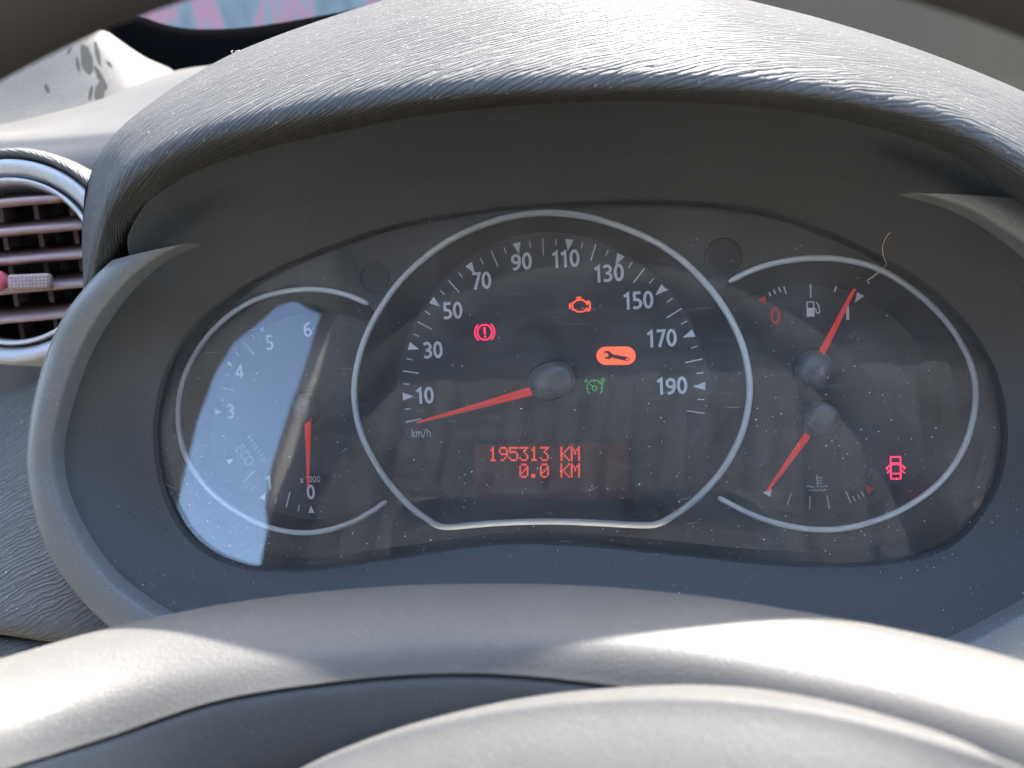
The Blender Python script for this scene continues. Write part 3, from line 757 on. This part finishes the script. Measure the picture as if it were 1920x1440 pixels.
# rim: a full ring close to the camera, only its upper edge in view
rc = at(700, -100, .200); RI = .172; RTU = .013
cen = rc - V(0, RI, 0)
ring = [cen + V((RI + RTU) * math.cos(2 * math.pi * i / 160), (RI + RTU) * math.sin(2 * math.pi * i / 160), 0) for i in range(160)]
link('rim', tube(ring, RTU, True, 28), M['rim'], wheel)
for sx in (-1, 1):
    P = cr([cen + V(sx * .07, .0, -.065), cen + V(sx * .11, -.01, -.045), cen + V(sx * .15, -.02, -.012), cen + V(sx * (RI + .004), -.025, 0)], 20)
    link('spoke', tube(P, [.022 - .006 * i / 19 for i in range(20)], False, 16, .45), M['wheel'], wheel)

# ------------------------------------------------------------------ windscreen, pillar, what lies beyond
ws = Thing('windscreen', 'raked windscreen with a black lower border beyond the dashboard', 'windscreen', (0, .25, -.5))
def wsp(x, s):          # a point of the glass: s runs from the cowl up and back over the driver (world metres), x across
    q = V(x, .62 - .90 * s - .10 * x * x, .02 + .62 * s + .05 * math.sin(s * 3.1))
    return DASH.inverted() @ q
rows = [[wsp(x, s) for x in (-.62, -.4, -.15, .1, .4, .7, 1.0)] for s in (-.05, .15, .35, .55, .75, 1.0, 1.28)]
me, _ = loft(rows, 24, 20); link('pane', me, M['glass'], ws)
f1 = [at(x, y, -.33) for x, y in ((150,5),(250,31),(310,50),(375,57),(480,50),(634,23),(790,-10))]
f2 = [at(x, y, -.31) for x, y in ((215,120),(270,150),(330,160),(450,140),(560,100),(700,50),(840,0))]
f0 = [p + V(0, .0, -.02) for p in f1]
me, _ = loft([f0, f1, f2], 40, 8); link('black_border', me, M['frit'], ws)
pil = Thing('pillar_trim', 'pale spotted pillar trim panel above the air vent', 'pillar trim', at(0, 260, -.17))
rows = [[at(-260, -40, -.24), at(-60, -20, -.25), at(100, 20, -.26), at(170, 42, -.27), at(206, 62, -.285)],
        [at(-260, 60, -.22), at(-60, 70, -.23), at(120, 80, -.24), at(215, 95, -.255), at(268, 105, -.285)],
        [at(-260, 170, -.19), at(-60, 190, -.19), at(110, 190, -.20), at(230, 165, -.22), at(322, 130, -.28)],
        [at(-260, 262, -.16), at(-60, 262, -.16), at(90, 250, -.17), at(220, 205, -.19), at(330, 150, -.26)]]
me, _ = loft(rows, 40, 30)
from mathutils.bvhtree import BVHTree
bv = BVHTree.FromPolygons([q.co.copy() for q in me.vertices], [tuple(p.vertices) for p in me.polygons])
link('panel', me, M['pillar'], pil)
def on_pillar(x, y):
    d = (at(x, y, -.1) - CAM).normalized(); h = bv.ray_cast(CAM, d); return h[0] - d * .0004
M['dark_spot'] = plastic('pillar_dark_spot', (.030, .029, .025), .9, spec=0)  # darker leaf-shaped spots laid over the panel
for cx_, cy_, a_, b_, t_ in ((163, 112, 11, 30, 12), (183, 100, 4.5, 24, 14), (189, 146, 5, 26, 28), (187, 172, 9, 20, -6), (170, 175, 3.5, 14, -10), (146, 120, 3, 14, 10), (88, 165, 3.5, 9, 25), (205, 120, 3, 8, 40), (130, 95, 2.5, 7, -30)):
    pts_ = []
    for k in range(18):
        q = 2 * math.pi * k / 18; r_ = 1 + random.uniform(-.14, .14); u_, v_ = a_ * r_ * math.sin(q), b_ * r_ * -math.cos(q)
        c_, s_ = math.cos(R(-t_)), math.sin(R(-t_)); pts_.append(on_pillar(cx_ + u_ * c_ - v_ * s_, cy_ + u_ * s_ + v_ * c_))
    link('dark_spot', mesh(pts_, [tuple(range(18))]), M['dark_spot'], pil)

def hoarding_mat():
    m, n, l, b = newmat('hoarding_paint'); tc = N(n, 'ShaderNodeTexCoord')
    mp = N(n, 'ShaderNodeMapping'); mp.inputs['Rotation'].default_value = (0, R(28), 0); mp.inputs['Scale'].default_value = (3.2, 1, 1.2); l.new(tc.outputs['Object'], mp.inputs['Vector'])
    nz = N(n, 'ShaderNodeTexNoise', Scale=1.9, Detail=2.0); l.new(mp.outputs[0], nz.inputs['Vector'])
    rp = N(n, 'ShaderNodeValToRGB'); cr_ = rp.color_ramp; cr_.elements[0].position = .36; cr_.elements[0].color = (.075, .08, .078, 1); cr_.elements[1].position = .72; cr_.elements[1].color = (.16, .16, .15, 1)
    e = cr_.elements.new(.46); e.color = (.10, .11, .11, 1); e = cr_.elements.new(.515); e.color = (.23, .085, .095, 1); e = cr_.elements.new(.60); e.color = (.10, .12, .12, 1)
    l.new(nz.outputs['Fac'], rp.inputs[0]); l.new(rp.outputs[0], b.inputs['Base Color']); b.inputs['Roughness'].default_value = .8
    return m
W0 = Matrix.Identity(4)
hd = Thing('hoarding', 'pale pink and grey streaked hoarding outside beyond the windscreen', 'hoarding', (-1.2, 3.2, -.8), frame=W0)
link('board', box(-1.7, 3.2, .1, 1.6, .02, .95, lambda x, y, z: V(x, y, z)), hoarding_mat(), hd, smooth=False)
wl = Thing('garden_wall', 'dim grey brown wall outside beyond the hood', 'wall', (3.2, 3.2, -.8), frame=W0)
link('face', box(3.2, 3.2, .1, 3.29, .03, .95, lambda x, y, z: V(x, y, z)), plastic('wall_render', (.058, .038, .019), .9, 0, dscale=1.5, mottle=.35), wl, smooth=False)

# ------------------------------------------------------------------ cabin behind the camera (unseen; there for the clear cover's reflections and bounced light)
idw = lambda x, y, z: V(x, y, z)
rf = Thing('bounce_roof_lining', 'unseen pale grey roof lining added to bounce fill light', 'roof lining', (0, -1.2, .68), frame=W0); rf.o['kind'] = 'structure'
link('lining', box(.25, -1.14, .88, .80, .44, .02, idw), M['lining'], rf, smooth=False)  # unseen, added to bounce fill light onto the cluster
bh = Thing('sky_block_bulkhead', 'grey bulkhead added unseen behind the seats to block reflected sky', 'bulkhead', (.25, -1.2, -.5), frame=W0); bh.o['kind'] = 'structure'
link('face', box(.25, -1.22, .18, .78, .02, .675, idw), M['bulk'], bh, smooth=False)  # unseen wall added to keep open sky out of the reflections
door = Thing('unseen_driver_door', 'unseen dark driver door with an open window beside the seat', 'door', (-.50, -.7, -.5), frame=W0)
def at_x(pts, X): return [(y, z) for y, z in pts]
win = [(-.60, .13), (-.567, .19), (-.558, .24), (-.552, .32), (-.557, .392), (-.58, .459), (-.632, .535), (-.655, .575), (-.70, .625), (-.76, .668), (-.850, .710), (-.840, .62), (-.832, .557), (-.820, .50), (-.810, .42), (-.806, .377), (-.818, .323), (-.85, .29), (-.915, .241), (-.99, .18), (-1.01, .13)]
me = flat_fill([[V(y, z, 0) for y, z in ((-.14, -.5), (-.14, .16), (-.48, .86), (-1.3, .86), (-1.3, -.5))], [V(y, z, 0) for y, z in win]], 0, .03)
me.transform(Matrix(((0, 0, 1, -.50), (1, 0, 0, 0), (0, 1, 0, 0), (0, 0, 0, 1))))
link('panel', me, M['door'], door, smooth=False)
seat = Thing('driver_stand_in_seat', 'added fluted cloth bench seat standing in for the unseen driver', 'seat', (0, -.9, -.5), frame=W0)
link('stand_in_backrest', box(.02, -.95, .12, .47, .05, .48, idw, .03), M['cloth'], seat)  # wide backrest added in place of the driver for the reflections
for i in range(11):  # ribs shaped to give dark bands in the cover's reflection
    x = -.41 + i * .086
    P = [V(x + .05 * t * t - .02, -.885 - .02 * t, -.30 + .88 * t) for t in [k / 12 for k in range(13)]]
    link('stand_in_flute', tube(P, .029, False, 12, .9), M['cloth'], seat)
link('bounce_cushion', box(.02, -.66, -.27, .48, .25, .08, idw, .03), M['bounce_cushion'], seat)  # unseen pale seat base added to bounce warm light onto the dials

# ------------------------------------------------------------------ dust, fibres
def flakes(name, label, spots, scratches=()):
    v, f = [], []
    for x, y, a, L_ in scratches:
        n_ = 6; b0 = len(v); bow = random.uniform(-.12, .12) * L_
        for i in range(n_ + 1):
            t_ = i / n_; wd = .000024 * math.sin(math.pi * (t_ * .9 + .05)); o_ = bow * 4 * t_ * (1 - t_)
            cx_, cy_ = x + L_ * t_ * math.cos(a) - o_ * math.sin(a), y + L_ * t_ * math.sin(a) + o_ * math.cos(a)
            for sg in (-1, 1):
                xx, yy = cx_ - sg * wd * math.sin(a), cy_ + sg * wd * math.cos(a); v.append(V(xx, yy, zlens(yy) + .0009))
        f += [(b0 + 2 * i, b0 + 2 * i + 1, b0 + 2 * i + 3, b0 + 2 * i + 2) for i in range(n_)]
    for p, u, t, s in spots:
        k = random.randint(3, 5); b0 = len(v); a0 = random.random() * 6.28; el = random.uniform(.35, 1)
        for i in range(k):
            a = a0 + 2 * math.pi * i / k
            v.append(p + u * (s * math.cos(a)) + t * (s * el * math.sin(a)))
        f.append(tuple(range(b0, b0 + k)))
    o = link(name, mesh(v, f), M['dust'], None, smooth=False); o.matrix_world = DASH
    o['kind'] = 'stuff'; o['label'] = label; o['category'] = 'dust'
lens_b = [(p.x, p.y) for p in cr(rA, 80, True)]
def inside(x, y):
    c = False; n = len(lens_b)
    for i in range(n):
        (x1, y1), (x2, y2) = lens_b[i - 1], lens_b[i]
        if (y1 > y) != (y2 > y) and x < (x2 - x1) * (y - y1) / (y2 - y1) + x1: c = not c
    return c
spots = []
while len(spots) < 2600:
    x, y = random.uniform(-.17, .19), random.uniform(-.075, .08)
    if not inside(x, y) or random.random() > .12 + .88 * ((.08 - y) / .15) ** 2: continue
    s = .00004 + .00020 * random.random() ** 5
    spots.append((V(x, y, zlens(y) + .0010), V(1, 0, 0), V(0, 1, -.10), s))
SCR = []
while len(SCR) < 14:
    x, y = random.uniform(-.16, .18), random.uniform(-.07, .07)
    if not inside(x, y): continue
    a = random.gauss(.1, .7); L_ = random.uniform(.0015, .007)
    if inside(x + L_ * math.cos(a), y + L_ * math.sin(a)): SCR.append((x, y, a, L_))
flakes('cover_dust', 'pale dust specks and fine scratches on the clear instrument cover', spots, SCR)
spots = []
nu, nv = len(surgrid), len(surgrid[0])
while len(spots) < 700:
    i = random.randrange(nu); j = random.randrange(10, 34); 
    p = surgrid[i][j]; a = (surgrid[(i + 1) % nu][j] - p); b = surgrid[i][min(j + 1, nv - 1)] - p
    if p.y > -.035 and random.random() > .02: continue
    q = p + a * random.random() + b * random.random(); n = a.cross(b).normalized()
    if n.z < 0: n = -n
    spots.append((q + n * .0002, a.normalized(), b.normalized(), .00004 + .00017 * random.random() ** 5))
flakes('surround_dust', 'pale dust specks lying on the dark instrument surround', spots)
hair = Thing('hair', 'thin curled hair stuck on the cover beside the fuel dial', 'hair', at(1655, 490, .024))
hp_ = cr([at(x, y, z) for x, y, z in ((1735,437,.028),(1718,422,.028),(1690,421,.028),(1665,440,.027),(1655,462,.026),(1657,482,.025),(1662,496,.0245),(1645,512,.0245),(1625,527,.0245))], 50)
link('strand', tube(hp_, .00007, False, 5), M['fibre'], hair)
lint = Thing('lint', 'small pale lint fluff on the edge of the hood', 'lint', at(450, 104, -.02))
v, f = [], []
for k in range(7):
    a = at(438 + random.random() * 20, 106 - random.random() * 4, -.018); b = at(436 + random.random() * 28, 92 + random.random() * 12, -.018); m_ = a.lerp(b, .5) + V(random.uniform(-.002, .002), .001, 0)
    mt = tube(cr([a, m_, b], 8), .00009, False, 4); b0 = len(v)
    v += [q.co.copy() for q in mt.vertices]; f += [tuple(b0 + i for i in p.vertices) for p in mt.polygons]
link('fibre', mesh(v, f), M['fibre'], lint)
